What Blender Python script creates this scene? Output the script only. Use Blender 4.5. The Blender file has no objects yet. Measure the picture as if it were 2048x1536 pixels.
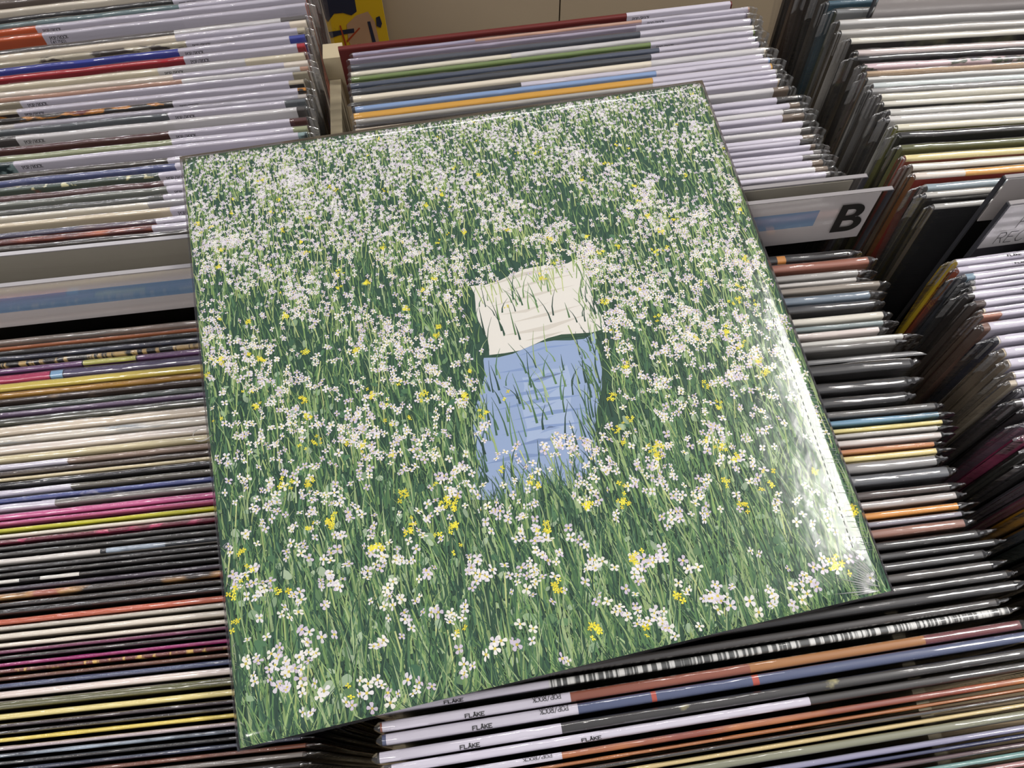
import bpy, math, random
import numpy as np
from mathutils import Matrix, Vector

# ------------------------------------------------------------------ camera, world, lights, exposure
scene = bpy.context.scene
ZT = 0.88                                   # height of the record tops above the shop floor
F_PX = 1540.0
CAM = np.array([-0.03358936366148047, -0.05640924591715061, 0.3901157191986751])
RW = np.array([[0.9916703667156498, -0.12753248382470295, -0.01803744293270993],
               [0.12006250085234883, 0.8645714352282596, 0.4879561755695143],
               [0.0466356051438022, 0.48605730007566894, -0.8726817411725893]])
cam_data = bpy.data.cameras.new('camera')
cam_data.sensor_width = 36.0
cam_data.lens = F_PX / 2048 * 36
cam_data.clip_start = 0.01
cam = bpy.data.objects.new('camera', cam_data)
scene.collection.objects.link(cam)
M3 = np.column_stack([RW[0], RW[1], -RW[2]])
mw = Matrix([list(M3[i]) + [CAM[i] + (ZT if i == 2 else 0)] for i in range(3)] + [[0, 0, 0, 1]])
cam.matrix_world = mw
scene.camera = cam

world = bpy.data.worlds.new('shop_ambient')
scene.world = world
world.use_nodes = True
world.node_tree.nodes['Background'].inputs[0].default_value = (0.93, 0.93, 1.0, 1)
world.node_tree.nodes['Background'].inputs[1].default_value = 0.36

def area(name, loc, size, power, col=(1, 0.96, 0.92), target=None):
    l = bpy.data.lights.new(name, 'AREA')
    l.shape = 'RECTANGLE'; l.size, l.size_y = size
    l.energy = power; l.color = col
    o = bpy.data.objects.new(name, l)
    o.location = (loc[0], loc[1], loc[2] + ZT)
    if target:
        d = Vector((target[0], target[1], target[2] + ZT)) - o.location
        o.rotation_euler = d.to_track_quat('-Z', 'Y').to_euler()
    scene.collection.objects.link(o)
    return o
area('ceiling_light', (1.40, 0.24, 1.6), (0.80, 0.75), 40)
area('ceiling_light', (-1.5, 1.9, 1.6), (1.2, 0.3), 25, (0.96, 0.95, 1.0))
area('ceiling_light', (0.3, 2.1, 1.6), (1.2, 0.3), 25)
area('ceiling_light', (-1.2, -1.0, 1.6), (1.2, 0.3), 25)

scene.view_settings.view_transform = 'Standard'
scene.view_settings.look = 'None'
scene.view_settings.gamma = 1
scene.view_settings.use_curve_mapping = False
scene.view_settings.exposure = 0.0

rnd = random.Random(7)
COL = scene.collection

# ------------------------------------------------------------------ helpers
def ray(u, v):
    return RW.T @ np.array([(u - 1024) / F_PX, (768 - v) / F_PX, 1.0])
def at(u, v, z=0.0):
    d = ray(u, v); return CAM + (z - CAM[2]) / d[2] * d
def px(p):
    q = RW @ (np.array(p) - CAM); return 1024 + F_PX * q[0] / q[2], 768 - F_PX * q[1] / q[2]
def lin(h):
    h = h.lstrip('#'); out = []
    for i in (0, 2, 4):
        c = int(h[i:i + 2], 16) / 255
        out.append(c / 12.92 if c <= 0.04045 else ((c + 0.055) / 1.055) ** 2.4)
    return (*out, 1)

MATS = {}
def nodes_of(m):
    m.use_nodes = True
    nt = m.node_tree
    return nt, nt.nodes['Principled BSDF']
def paper(h, rough=0.5, var=0.10, name='paper', scale=60.0, spec=0.35):
    k = ('p', h, rough, var, name)
    if k in MATS: return MATS[k]
    m = bpy.data.materials.new(name + '_' + h.strip('#')); MATS[k] = m
    nt, b = nodes_of(m)
    tc = nt.nodes.new('ShaderNodeTexCoord'); n = nt.nodes.new('ShaderNodeTexNoise')
    n.inputs['Scale'].default_value = scale; n.inputs['Detail'].default_value = 5
    mix = nt.nodes.new('ShaderNodeMix'); mix.data_type = 'RGBA'
    c = lin(h)
    mix.inputs[6].default_value = tuple(x * (1 - var) for x in c[:3]) + (1,)
    mix.inputs[7].default_value = tuple(min(1, x * (1 + var)) for x in c[:3]) + (1,)
    nt.links.new(tc.outputs['Object'], n.inputs['Vector'])
    nt.links.new(n.outputs['Fac'], mix.inputs[0])
    nt.links.new(mix.outputs[2], b.inputs['Base Color'])
    b.inputs['Roughness'].default_value = rough
    b.inputs['Specular IOR Level'].default_value = spec
    return m
def art(h1, h2, sx=25.0, sz=60.0, thr=0.5, soft=0.06, h3=None, rough=0.4):
    k = ('a', h1, h2, sx, sz, thr, soft, h3)
    if k in MATS: return MATS[k]
    m = bpy.data.materials.new('cover_print_' + h1.strip('#') + '_' + h2.strip('#')); MATS[k] = m
    nt, b = nodes_of(m)
    tc = nt.nodes.new('ShaderNodeTexCoord'); mp = nt.nodes.new('ShaderNodeMapping')
    mp.inputs['Scale'].default_value = (sx, sz, sz)
    n = nt.nodes.new('ShaderNodeTexNoise'); n.inputs['Scale'].default_value = 1; n.inputs['Detail'].default_value = 4
    r = nt.nodes.new('ShaderNodeValToRGB')
    r.color_ramp.elements[0].position = thr - soft; r.color_ramp.elements[0].color = lin(h1)
    r.color_ramp.elements[1].position = thr + soft; r.color_ramp.elements[1].color = lin(h2)
    if h3:
        e = r.color_ramp.elements.new(min(0.98, thr + soft + 0.08)); e.color = lin(h3)
    nt.links.new(tc.outputs['Object'], mp.inputs['Vector'])
    nt.links.new(mp.outputs[0], n.inputs['Vector'])
    nt.links.new(n.outputs['Fac'], r.inputs[0]); nt.links.new(r.outputs[0], b.inputs['Base Color'])
    b.inputs['Roughness'].default_value = rough
    return m
def film(name, rough=0.09, bump=0.35, bscale=(30, 220, 220), strength=1.0, ior=1.5, tint=(1, 1, 1, 1), haze=0.0):
    m = bpy.data.materials.new(name); m.use_nodes = True
    nt = m.node_tree; nt.nodes.clear()
    out = nt.nodes.new('ShaderNodeOutputMaterial')
    tr = nt.nodes.new('ShaderNodeBsdfTransparent'); tr.inputs[0].default_value = tint
    gl = nt.nodes.new('ShaderNodeBsdfGlossy'); gl.inputs['Roughness'].default_value = rough
    fr = nt.nodes.new('ShaderNodeLayerWeight'); fr.inputs[0].default_value = 0.5       # facing: the same from both sides of the film
    pw = nt.nodes.new('ShaderNodeMath'); pw.operation = 'POWER'; pw.inputs[1].default_value = 4.0
    mu = nt.nodes.new('ShaderNodeMath'); mu.operation = 'MULTIPLY_ADD'; mu.use_clamp = True
    f0 = ((ior - 1) / (ior + 1)) ** 2
    mu.inputs[1].default_value = (0.9 - f0) * strength; mu.inputs[2].default_value = f0 * strength
    mx = nt.nodes.new('ShaderNodeMixShader')
    tc = nt.nodes.new('ShaderNodeTexCoord'); mp = nt.nodes.new('ShaderNodeMapping'); mp.inputs['Scale'].default_value = bscale
    n = nt.nodes.new('ShaderNodeTexNoise'); n.inputs['Scale'].default_value = 1; n.inputs['Detail'].default_value = 3
    bp = nt.nodes.new('ShaderNodeBump'); bp.inputs['Strength'].default_value = bump; bp.inputs['Distance'].default_value = 0.002
    L = nt.links.new
    L(tc.outputs['Object'], mp.inputs[0]); L(mp.outputs[0], n.inputs['Vector']); L(n.outputs['Fac'], bp.inputs['Height'])
    L(bp.outputs[0], gl.inputs['Normal']); L(bp.outputs[0], fr.inputs['Normal'])
    L(fr.outputs['Facing'], pw.inputs[0]); L(pw.outputs[0], mu.inputs[0]); L(mu.outputs[0], mx.inputs[0])
    if haze > 0:                                  # a slightly milky film
        df = nt.nodes.new('ShaderNodeBsdfDiffuse'); df.inputs[0].default_value = (0.9, 0.9, 0.9, 1)
        m2 = nt.nodes.new('ShaderNodeMixShader'); m2.inputs[0].default_value = haze
        L(tr.outputs[0], m2.inputs[1]); L(df.outputs[0], m2.inputs[2]); L(m2.outputs[0], mx.inputs[1])
    else: L(tr.outputs[0], mx.inputs[1])
    L(gl.outputs[0], mx.inputs[2])
    L(mx.outputs[0], out.inputs[0])
    return m
POLY = film('clear_plastic_sleeve', 0.10, 0.42, (22, 260, 260), 2.3, haze=0.015)
POLYF = film('plastic_fold', 0.14, 0.5, (90, 200, 200), 6.0, haze=0.16)
BAGM = film('loose_bag_film', 0.2, 0.5, (16, 60, 60), 2.5, haze=0.17)
WRAP = film('shrink_wrap', 0.15, 0.14, (70, 70, 70), 1.5)
ACRYL = film('clear_acrylic', 0.05, 0.03, (8, 8, 8), 1.3)
EDGEM = paper('#3a3a3e', 0.25, 0.05, 'acrylic_edge')
LABELM = paper('#cbc6d2', 0.6, 0.03, 'label_paper')
LABELW = paper('#d2cfcf', 0.6, 0.03, 'label_paper')
INK = paper('#161412', 0.6, 0.0, 'ink')

def mesh(name, verts, faces, mats, idx=None, smooth=None):
    me = bpy.data.meshes.new(name)
    me.from_pydata([tuple(v) for v in verts], [], faces)
    for m in mats: me.materials.append(m)
    if idx is not None: me.polygons.foreach_set('material_index', idx)
    if smooth is not None: me.polygons.foreach_set('use_smooth', smooth)
    me.update()
    return me
def link(name, me, parent=None, loc=(0, 0, 0)):
    o = bpy.data.objects.new(name, me); COL.objects.link(o)
    o.location = loc
    if parent: o.parent = parent
    return o
def tag(o, label, cat, group=None, kind=None):
    if label: o['label'] = label
    if cat: o['category'] = cat
    if group: o['group'] = group
    if kind: o['kind'] = kind
    return o
def empty(name, loc=(0, 0, 0), rot=None):
    o = bpy.data.objects.new(name, None); COL.objects.link(o)
    o.empty_display_size = 0.02
    o.location = loc
    if rot: o.rotation_euler = rot
    return o
class MB:
    def __init__(s): s.v = []; s.f = []; s.m = []; s.sm = []
    def box(s, a, b, mi=0):
        k = len(s.v); (x0, y0, z0), (x1, y1, z1) = a, b
        s.v += [(x0, y0, z0), (x1, y0, z0), (x1, y1, z0), (x0, y1, z0), (x0, y0, z1), (x1, y0, z1), (x1, y1, z1), (x0, y1, z1)]
        for q in ((0, 3, 2, 1), (4, 5, 6, 7), (0, 1, 5, 4), (1, 2, 6, 5), (2, 3, 7, 6), (3, 0, 4, 7)):
            s.f.append(tuple(k + i for i in q)); s.m.append(mi); s.sm.append(False)
        return s
    def poly(s, pts, mi=0, sm=False):
        k = len(s.v); s.v += list(pts); s.f.append(tuple(range(k, k + len(pts)))); s.m.append(mi); s.sm.append(sm)
    def build(s, name, mats, parent=None, loc=(0, 0, 0)):
        if not isinstance(mats, (list, tuple)): mats = [mats]
        return link(name, mesh(name, s.v, s.f, mats, s.m, s.sm), parent, loc)

# ---- stroke lettering (typewriter slab letters on a 4 x 6 grid)
OCT = [(1, 0), (3, 0), (4, 1.5), (4, 4.5), (3, 6), (1, 6), (0, 4.5), (0, 1.5), (1, 0)]
G = {
 'P': [[(0.6, 0), (0.6, 6)], [(0, 6), (3, 6), (4, 5.2), (4, 3.8), (3, 3), (0.6, 3)], [(0, 0), (1.6, 0)]],
 'O': [OCT], '0': [OCT], '/': [[(0.3, -0.8), (3.7, 6.8)]],
 'R': [[(0.6, 0), (0.6, 6)], [(0, 6), (3, 6), (4, 5.2), (4, 3.9), (3, 3.1), (0.6, 3.1)], [(0, 0), (1.6, 0)], [(2, 3.1), (3.4, 0), (4.2, 0)]],
 'C': [[(4, 6), (4, 4.6)], [(4, 4.8), (3, 6), (1.2, 6), (0, 4.5), (0, 1.5), (1.2, 0), (3, 0), (4, 1)]],
 'K': [[(0.6, 0), (0.6, 6)], [(0, 6), (1.4, 6)], [(0, 0), (1.4, 0)], [(3.8, 6), (0.8, 2.8)], [(1.7, 3.7), (3.8, 0), (4.3, 0)]],
 '(': [[(3, 6.8), (1.6, 5), (1.6, 1), (3, -0.8)]], ')': [[(1, 6.8), (2.4, 5), (2.4, 1), (1, -0.8)]],
 '1': [[(0.8, 5), (2, 6), (2, 0)], [(0.8, 0), (3.2, 0)]], '2': [[(0, 4.8), (1, 6), (3, 6), (4, 5), (4, 3.8), (0, 0), (4, 0)]],
 '3': [[(0, 5.4), (1, 6), (3, 6), (4, 5), (3, 3.2), (1.5, 3.2)], [(3, 3.2), (4, 1.6), (3, 0), (1, 0), (0, 0.8)]],
 '4': [[(3, 0), (3, 6), (0, 2), (4, 2)]], '5': [[(3.6, 6), (0.5, 6), (0.5, 3.4), (3, 3.6), (4, 2.4), (4, 1.2), (3, 0), (0.3, 0.4)]],
 '6': [[(3.6, 6), (1.4, 5), (0, 2.6), (0.2, 1), (1.4, 0), (3, 0), (4, 1.4), (3.4, 3), (1.4, 3.2), (0.2, 2)]],
 '7': [[(0, 6), (4, 6), (1.6, 0)]], '8': [[(1, 3.2), (0.2, 4.6), (1, 6), (3, 6), (3.8, 4.6), (3, 3.2), (1, 3.2), (0, 1.6), (1, 0), (3, 0), (4, 1.6), (3, 3.2)]],
 '9': [[(0.4, 0), (2.6, 1), (4, 3.4), (3.8, 5), (2.6, 6), (1, 6), (0, 4.6), (0.6, 3), (2.6, 2.8), (3.8, 4)]],
 'F': [[(0, 0), (0, 6), (4, 6)], [(0, 3.2), (3, 3.2)]], 'L': [[(0, 6), (0, 0), (3.6, 0)]], 'A': [[(0, 0), (2, 6), (4, 0)], [(0.8, 2), (3.2, 2)]],
 'E': [[(4, 6), (0, 6), (0, 0), (4, 0)], [(0, 3.2), (3, 3.2)]], 'D': [[(0, 0), (0, 6), (2.4, 6), (4, 4.5), (4, 1.5), (2.4, 0), (0, 0)]],
 'S': [[(4, 5), (3, 6), (1, 6), (0, 4.8), (1, 3.3), (3, 2.8), (4, 1.4), (3, 0), (1, 0), (0, 1)]],
 'B': [[(0, 0), (0, 6), (2.8, 6), (3.8, 5), (3, 3.2), (0, 3.2)], [(3, 3.2), (4, 1.7), (3, 0), (0, 0)]], 'I': [[(2, 0), (2, 6)]],
 'V': [[(0, 6), (2, 0), (4, 6)]], 'U': [[(0, 6), (0, 1.4), (1, 0), (3, 0), (4, 1.4), (4, 6)]], 'T': [[(0, 6), (4, 6)], [(2, 6), (2, 0)]],
 'N': [[(0, 0), (0, 6), (4, 0), (4, 6)]], 'Å': [[(0, 0), (2, 5.6), (4, 0)], [(0.8, 2), (3.2, 2)], [(1.2, 6.3), (2, 7.4), (2.8, 6.3)]],
 'r': [[(0, 0), (0, 6), (3, 6), (3.8, 5), (3.8, 4), (2.8, 3.1), (0, 3.1)], [(1.9, 3.1), (3.8, 0)]],
 'c': [[(4, 5), (3, 6), (1.2, 6), (0, 4.5), (0, 1.5), (1.2, 0), (3, 0), (4, 1)]], 'k': [[(0, 0), (0, 6)], [(3.8, 6), (0, 2.6)], [(1.2, 3.6), (4, 0)]],
}
def letters(mb, s, h, mapf, w=0.7, adv=5.6, squash=1.0, mi=0):
    """flat strokes; mapf(a, b) -> 3-D point, a along the line, b up the letter (metres)"""
    k = h / 6.0; x = 0.0
    for ch in s:
        for line in G.get(ch, []):
            for (x0, y0), (x1, y1) in zip(line[:-1], line[1:]):
                dx, dy = x1 - x0, y1 - y0; l = math.hypot(dx, dy) or 1
                ux, uy = dx / l, dy / l; e = w * 0.42
                ax, ay, bx_, by_ = x0 - ux * e, y0 - uy * e, x1 + ux * e, y1 + uy * e
                nx, ny = -uy * w / 2, ux * w / 2
                mb.poly([mapf((x + (p + 0.0) * squash) * k, q * k) for p, q in ((ax - nx, ay - ny), (bx_ - nx, by_ - ny), (bx_ + nx, by_ + ny), (ax + nx, ay + ny))], mi)
        x += adv * squash
    return x * k

# ------------------------------------------------------------------ the setting
WOOD = paper('#cdbf9f', 0.6, 0.06, 'birch_board', 14)
WOODD = paper('#a8977c', 0.65, 0.08, 'birch_board', 14)
BEIGE = paper('#ab9c85', 0.7, 0.05, 'beige_panel', 9)
FLOORM = paper('#6f675e', 0.6, 0.12, 'shop_floor', 8)
ZB = -0.328                                       # bin floor under the records
def struct(name, a, b, m):
    mb = MB().box((a[0], a[1], a[2]), (b[0], b[1], b[2]))
    o = mb.build(name, m, None, (0, 0, ZT)); o['kind'] = 'structure'; return o
floor = MB().box((-2.5, -2.0, -0.05), (2.5, 2.5, 0.0)).build('floor', FLOORM); floor['kind'] = 'structure'
wall = empty('wall_back', (0, 0.75, 0)); wall['kind'] = 'structure'
for (x0, x1) in ((-1.2, 0.1150), (0.1168, 1.3)):
    p = MB().box((x0, 0.0, 0.0), (x1, 0.018, 1.25)).build('panel', BEIGE, wall)
# the bin unit: floor board, end boards, partitions
unit = empty('record_bin', (0.06, 0.3, ZT + ZB - 0.02))
tag(unit, 'pale birch record bin unit holding all the rows of records', 'record bin')
def upart(name, a, b, m=WOOD):
    off = (0.06, 0.3, ZB - 0.02)
    return MB().box(tuple(a[i] - off[i] for i in range(3)), tuple(b[i] - off[i] for i in range(3))).build(name, m, unit)
upart('bottom_board', (-0.48, -0.20, ZB - 0.02), (0.64, 0.715, ZB - 0.001), WOODD)
upart('side_board', (-0.48, -0.20, ZB), (-0.465, 0.715, -0.06))
upart('partition', (-0.1215, -0.185, ZB), (-0.1125, 0.30, -0.20))
upart('partition', (-0.1215, 0.3005, ZB), (-0.1125, 0.479, -0.032))
upart('partition', (0.2385, -0.185, ZB), (0.2475, 0.48, -0.18))
upart('side_board', (0.625, -0.20, ZB), (0.64, 0.715, -0.06))
upart('front_board', (-0.465, -0.20, ZB), (0.625, -0.185, -0.12))
upart('back_board', (-0.465, 0.70, ZB), (0.625, 0.715, -0.24))
upart('rail', (-0.1225, 0.4795, -0.06), (-0.107, 0.497, -0.012))
for x in (-0.46, 0.60):
    for y in (-0.18, 0.67):
        upart('leg', (x, y, -ZT + 0.0005), (x + 0.02, y + 0.03, ZB - 0.02), WOODD)

# ------------------------------------------------------------------ plastic outer sleeves: a few wavy variants shared by all records
H = 0.315
def poly_mesh(seed, side, ext, tipbend):
    r = random.Random(seed)
    L = 0.3145; ph = [r.uniform(0, 6.28) for _ in range(8)]
    st = [-L / 2 - 0.0022] + [(-L / 2 + L * i / 32) for i in range(33)]
    tipn = 5
    st += [L / 2 + ext * (i + 1) / tipn for i in range(tipn)]
    hw = 0.0020 + 0.00045
    rows = []
    for x in st:
        q = max(0.0, (x - L / 2) / ext)
        wob = 0.5 * math.sin(x * 61 + ph[0]) + 0.35 * math.sin(x * 173 + ph[1]) + 0.3 * r.uniform(-1, 1)
        h = 0.0020 * (1.09 + 0.03 * max(-1, min(1, wob)))
        top = H + 0.0009 + 0.0003 * math.sin(x * 90 + ph[2]) + 0.0003 * r.uniform(-1, 1)
        yo = 0.0
        if q > 0:
            h = hw * (1 - 0.75 * q) * r.uniform(0.35, 0.88) + 0.0001
            top -= (ext * 0.45) * q ** 2 + r.uniform(0, 0.0012)
            yo += tipbend * ((x - L / 2) / 0.012) ** 1.4 + r.uniform(-0.00012, 0.00012)
        if x < -L / 2: h *= 0.35; top -= 0.002
        xl = x if q <= 0 else L / 2 + (x - L / 2) * 0.35
        row = [(-h, 0.02), (-h, 0.22), (-h, top - 0.02), (-h, top - h * 1.2)]
        for a in (150, 115, 90, 65, 30):
            row.append((h * math.cos(math.radians(a)), top - h + h * math.sin(math.radians(a))))
        row += [(h, top - h * 1.2), (h, top - 0.02), (h, 0.22), (h, 0.02)]
        rows.append([(side * (x if b > 0.25 else xl), yo + a, b) for a, b in row])
    n = len(rows[0]); v = [p for rr in rows for p in rr]; f = []; mi = []
    nr = len(rows)
    for i in range(len(rows) - 1):
        for j in range(n - 1):
            q = (i * n + j, (i + 1) * n + j, (i + 1) * n + j + 1, i * n + j + 1)
            f.append(q if side > 0 else q[::-1])
            tip = i >= nr - 1 - tipn and 2 <= j <= n - 4
            mi.append(1 if tip and ((i == nr - 2 and r.random() < 0.8) or r.random() < 0.30) else 0)
    return mesh('plastic_sleeve', v, f, [POLY, POLYF], mi, [True] * len(f))
POLYR = [poly_mesh(11 + i, 1, 0.007 + 0.0016 * (i % 6), 0.0016) for i in range(8)]
POLYS = [poly_mesh(71 + i, 1, 0.0045 + 0.0008 * (i % 4), 0.0) for i in range(8)]
POLYL = [poly_mesh(41 + i, -1, 0.004 + 0.0012 * (i % 6), 0.001) for i in range(8)]

# ------------------------------------------------------------------ one record
def cap_profile(h, z):
    r = 0.62 * h; o = []
    for a in (180, 150, 120, 92): o.append((-h + r + r * math.cos(math.radians(a)), z - r + r * math.sin(math.radians(a))))
    o = [(y, zz - 0.0) for y, zz in o] + [(-y, zz) for y, zz in reversed(o)]
    o[0] = (-h, z - h); o[-1] = (h, z - h)
    return [o[0], (-h, z - r)] + o[1:-1] + [(h, z - r), o[-1]]
ORD = lambda n: '%d%s' % (n, 'th' if 10 <= n % 100 <= 20 else {1: 'st', 2: 'nd', 3: 'rd'}.get(n % 10, 'th'))

def sleeve_mesh(t, segs, front, back, spine):
    """segs: [(x0, x1, material)] along the top edge, x in local metres"""
    mb = MB(); h = t / 2; mats = []
    def mi(m):
        if m not in mats: mats.append(m)
        return mats.index(m)
    prof = cap_profile(h, H)
    for (x0, x1, m) in segs:
        k = mi(m)
        n = len(prof); b = len(mb.v)
        mb.v += [(x0, y, z) for y, z in prof] + [(x1, y, z) for y, z in prof]
        for j in range(n - 1):
            mb.f.append((b + j, b + n + j, b + n + j + 1, b + j + 1)); mb.m.append(k); mb.sm.append(True)
    X0, X1 = segs[0][0], segs[-1][1]
    zb = H - h
    mb.poly([(X0, -h, 0), (X1, -h, 0), (X1, -h, zb), (X0, -h, zb)], mi(front))
    mb.poly([(X1, h, 0), (X0, h, 0), (X0, h, zb), (X1, h, zb)], mi(back))
    mb.poly([(X0, -h, 0), (X0, h, 0), (X1, h, 0), (X1, -h, 0)], mi(front))
    mb.poly([(X0, h, 0), (X0, -h, 0)] + [(X0, y, z) for y, z in prof], mi(spine))
    mb.poly([(X1, -h, 0), (X1, h, 0)] + [(X1, y, z) for y, z in reversed(prof)], mi(spine))
    return mb, mats

def make_record(P, yaw, lean, t, spec, label, group, xc, poly, flip=False):
    """P: world point (relative heights) of the middle of the top edge"""
    rx = math.radians(-lean); rz = math.radians(yaw)
    Rm = Matrix.Rotation(rz, 3, 'Z') @ Matrix.Rotation(rx, 3, 'X')
    base = Vector((P[0], P[1], P[2] + ZT)) - Rm @ Vector((0, 0, H))
    root = empty('vinyl_record', base, (rx, 0, rz))
    tag(root, label, 'record', group)
    c = spec['c']; M = lambda q: q if not isinstance(q, str) else paper(q, 0.42, 0.07, 'sleeve_card')
    m0 = M(c)
    def lx(u):                                   # pixel column -> local x along this record's top edge
        lo, hi = -0.35, 0.35
        for _ in range(30):
            mid = (lo + hi) / 2
            w = (P[0] + mid * math.cos(rz), P[1] + mid * math.sin(rz), P[2])
            if px(w)[0] < u: lo = mid
            else: hi = mid
        return (lo + hi) / 2
    hl = 0.1565
    cuts = []
    x = -hl
    for (u, col) in spec.get('segs', []):        # colour changes along the edge: col starts at pixel u
        cuts.append((lx(u) if u is not None else -hl, M(col)))
    segs = []
    if not cuts or cuts[0][0] > -hl: cuts = [(-hl, m0)] + cuts
    for i, (xx, m) in enumerate(cuts):
        a = max(-hl, min(hl, xx)); b = hl if i == len(cuts) - 1 else max(-hl, min(hl, cuts[i + 1][0]))
        if b - a > 1e-4: segs.append((a, b, m))
    mb, mats = sleeve_mesh(t, segs, M(spec.get('f', c)), M(spec.get('b', c)), M(spec.get('s', c)))
    mb.build('sleeve', mats, root)
    if 'lab' in spec:
        u0, u1 = spec['lab']
        a = -hl + spec.get('li', 0.004) if u0 is None else max(-hl + 0.001, lx(u0))
        b = hl - spec.get('ri', 0.006) if u1 is None else min(hl - 0.001, lx(u1))
        if b - a > 0.01:
            h = t / 2 * 1.03; D = 0.03
            pr = [(-h, H - D)] + cap_profile(h, H + 0.0002) + [(h, H - D)]
            lb = MB(); n = len(pr)
            for j in range(n - 1):
                (y0, z0), (y1, z1) = pr[j], pr[j + 1]
                lb.poly([(a, y0, z0), (b, y0, z0), (b, y1, z1), (a, y1, z1)], 0, False)
            lab = lb.build('genre_label', spec.get('lm', LABELM), root)
            tb = MB()
            if spec.get('txt'):
                lines = spec['txt']
                if not flip:
                    for r_, s in enumerate(lines):
                        off = a + 0.0045 - (0.0012 if r_ else 0)
                        letters(tb, s, 0.0026, lambda p, q, off=off, r_=r_: (off + p, -h - 0.00012, H - t / 2 - 0.0016 - 0.0026 * 1.0 - r_ * 0.0037 + q + 0.0012), 0.72, 5.0, 0.82)
                else:
                    for r_, s in enumerate(lines):
                        letters(tb, s, 0.0024, lambda p, q, r_=r_: (b - 0.0045 - p, t * 0.44 - q * min(1.0, 0.44 * t / 0.0024), H + 0.00045), 0.72, 5.0, 0.86)
            if tb.f: tb.build('label_text', INK, lab)
            tb = MB()
            if spec.get('fl'):
                o_ = lx(spec['fl'])
                letters(tb, 'FLÅkE', 0.0021, lambda p, q: (o_ + p, -h * 0.86 + q * min(1.0, 0.7 * h / 0.0021), H + 0.00045), 1.25, 5.4, 1.0)
            if tb.f: tb.build('label_text', INK, lab)
    if spec.get('spt'):                          # printed title down the left spine
        s, col, hh, zz = spec['spt']
        tb = MB(); letters(tb, s, hh, lambda p, q: (-hl - 0.0001, q - hh / 2, H - zz - p), 0.85, 5.4, 1.1)
        tb.build('spine_text', paper(col, 0.5, 0, 'spine_ink'), root)
    if poly is not None:
        po = link('plastic_sleeve', poly, root)
        po.scale = (1, t / 0.004, 1)
    if spec.get('bag'):
        bb = MB(); n = 6; d = spec['bag']
        P_ = [(0.10 + 0.9 * (j / n), ) for j in range(n + 1)]
        for i in range(12):
            xa, xb = -hl + (2 * hl + 0.012) * i / 12, -hl + (2 * hl + 0.012) * (i + 1) / 12
            for j in range(n):
                f0, f1 = j / n, (j + 1) / n
                g = lambda x, f: (x - (0.012 * f if x > hl else 0), t / 2 + 0.0006 + d * f, H - 0.0004 + 0.0022 * math.sin(math.pi * f) - 0.003 * f + 0.0003 * math.sin(x * 130 + f * 3))
                bb.poly([g(xa, f0), g(xb, f0), g(xb, f1), g(xa, f1)], 0, True)
        bb.build('loose_bag', BAGM, root)
    return root

def place(bin_, rows, group, where, xc, yawf, leanf, polys, order=1, tmax=0.0046, jz=0.0015, flip=False, ymin=None):
    """rows: list of (u, v, spec). Records sorted back to front; t from the pitch."""
    L = []
    for (u, v, spec) in rows:
        z = spec.get('z', rnd.uniform(-jz, jz))
        p = at(u, v, z)
        yaw = yawf(p[1]) + spec.get('yaw', rnd.uniform(-0.02, 0.02))
        x = xc + spec.get('dx', rnd.uniform(-0.002, 0.002))
        if spec.get('end'):                       # anchor is the tip of the plastic: set x from it
            x = xc + max(-0.008, min(0.008, (p[0] - spec['end'])))
        y = p[1] + math.tan(math.radians(yaw)) * (x - p[0])
        L.append([x, y, z, yaw, spec])
    L.sort(key=lambda r: -r[1])
    def corners(r):                               # y of the record's middle plane at its ends, top and bottom
        o = []
        for dx in (-0.165, 0.17):
            for dz in (0.0, -H):
                o.append(r[1] + math.tan(math.radians(r[3])) * (xc + dx - r[0]) + math.tan(math.radians(leanf(r[1]))) * dz)
        return o
    def pitch(a, b): return min(p - q for p, q in zip(corners(a), corners(b)))
    PM = 0.0030
    for _ in range(3):
        for i in range(1, len(L)):                # keep a minimum pitch
            d = pitch(L[i - 1], L[i])
            if d < PM: L[i][1] -= (PM - d)
    pit = [pitch(L[i], L[i + 1]) for i in range(len(L) - 1)]
    need = [min(r[4].get('t', tmax), 0.0070) for r in L]
    for _ in range(40):                           # share each gap between its two records
        for i, d in enumerate(pit):
            s_ = (need[i] + need[i + 1]) / 2 * 1.125 + 0.0002
            if s_ > d:
                k = max(0.5, (d - 0.0002) / (s_ - 0.0002)); need[i] *= k; need[i + 1] *= k
    out = []
    for i, (x, y, z, yaw, spec) in enumerate(L):
        t = max(0.0014, need[i])
        k = (i + 1) if order > 0 else (len(L) - i)
        nm = spec['n']
        label = '%s, %s %s' % (nm, ORD(k), where)
        out.append(make_record((x, y, z), yaw, leanf(y), t, spec, label, group, xc, polys[(i * 5 + 3) % len(polys)] if spec.get('poly', True) else None, flip))
    return out

def S(n, c, **k):
    d = dict(n=n, c=c); d.update(k); return d
def ip(xs, ys): return lambda y: float(np.interp(y, xs, ys))
PR = ['POP/ROCK']
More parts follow.
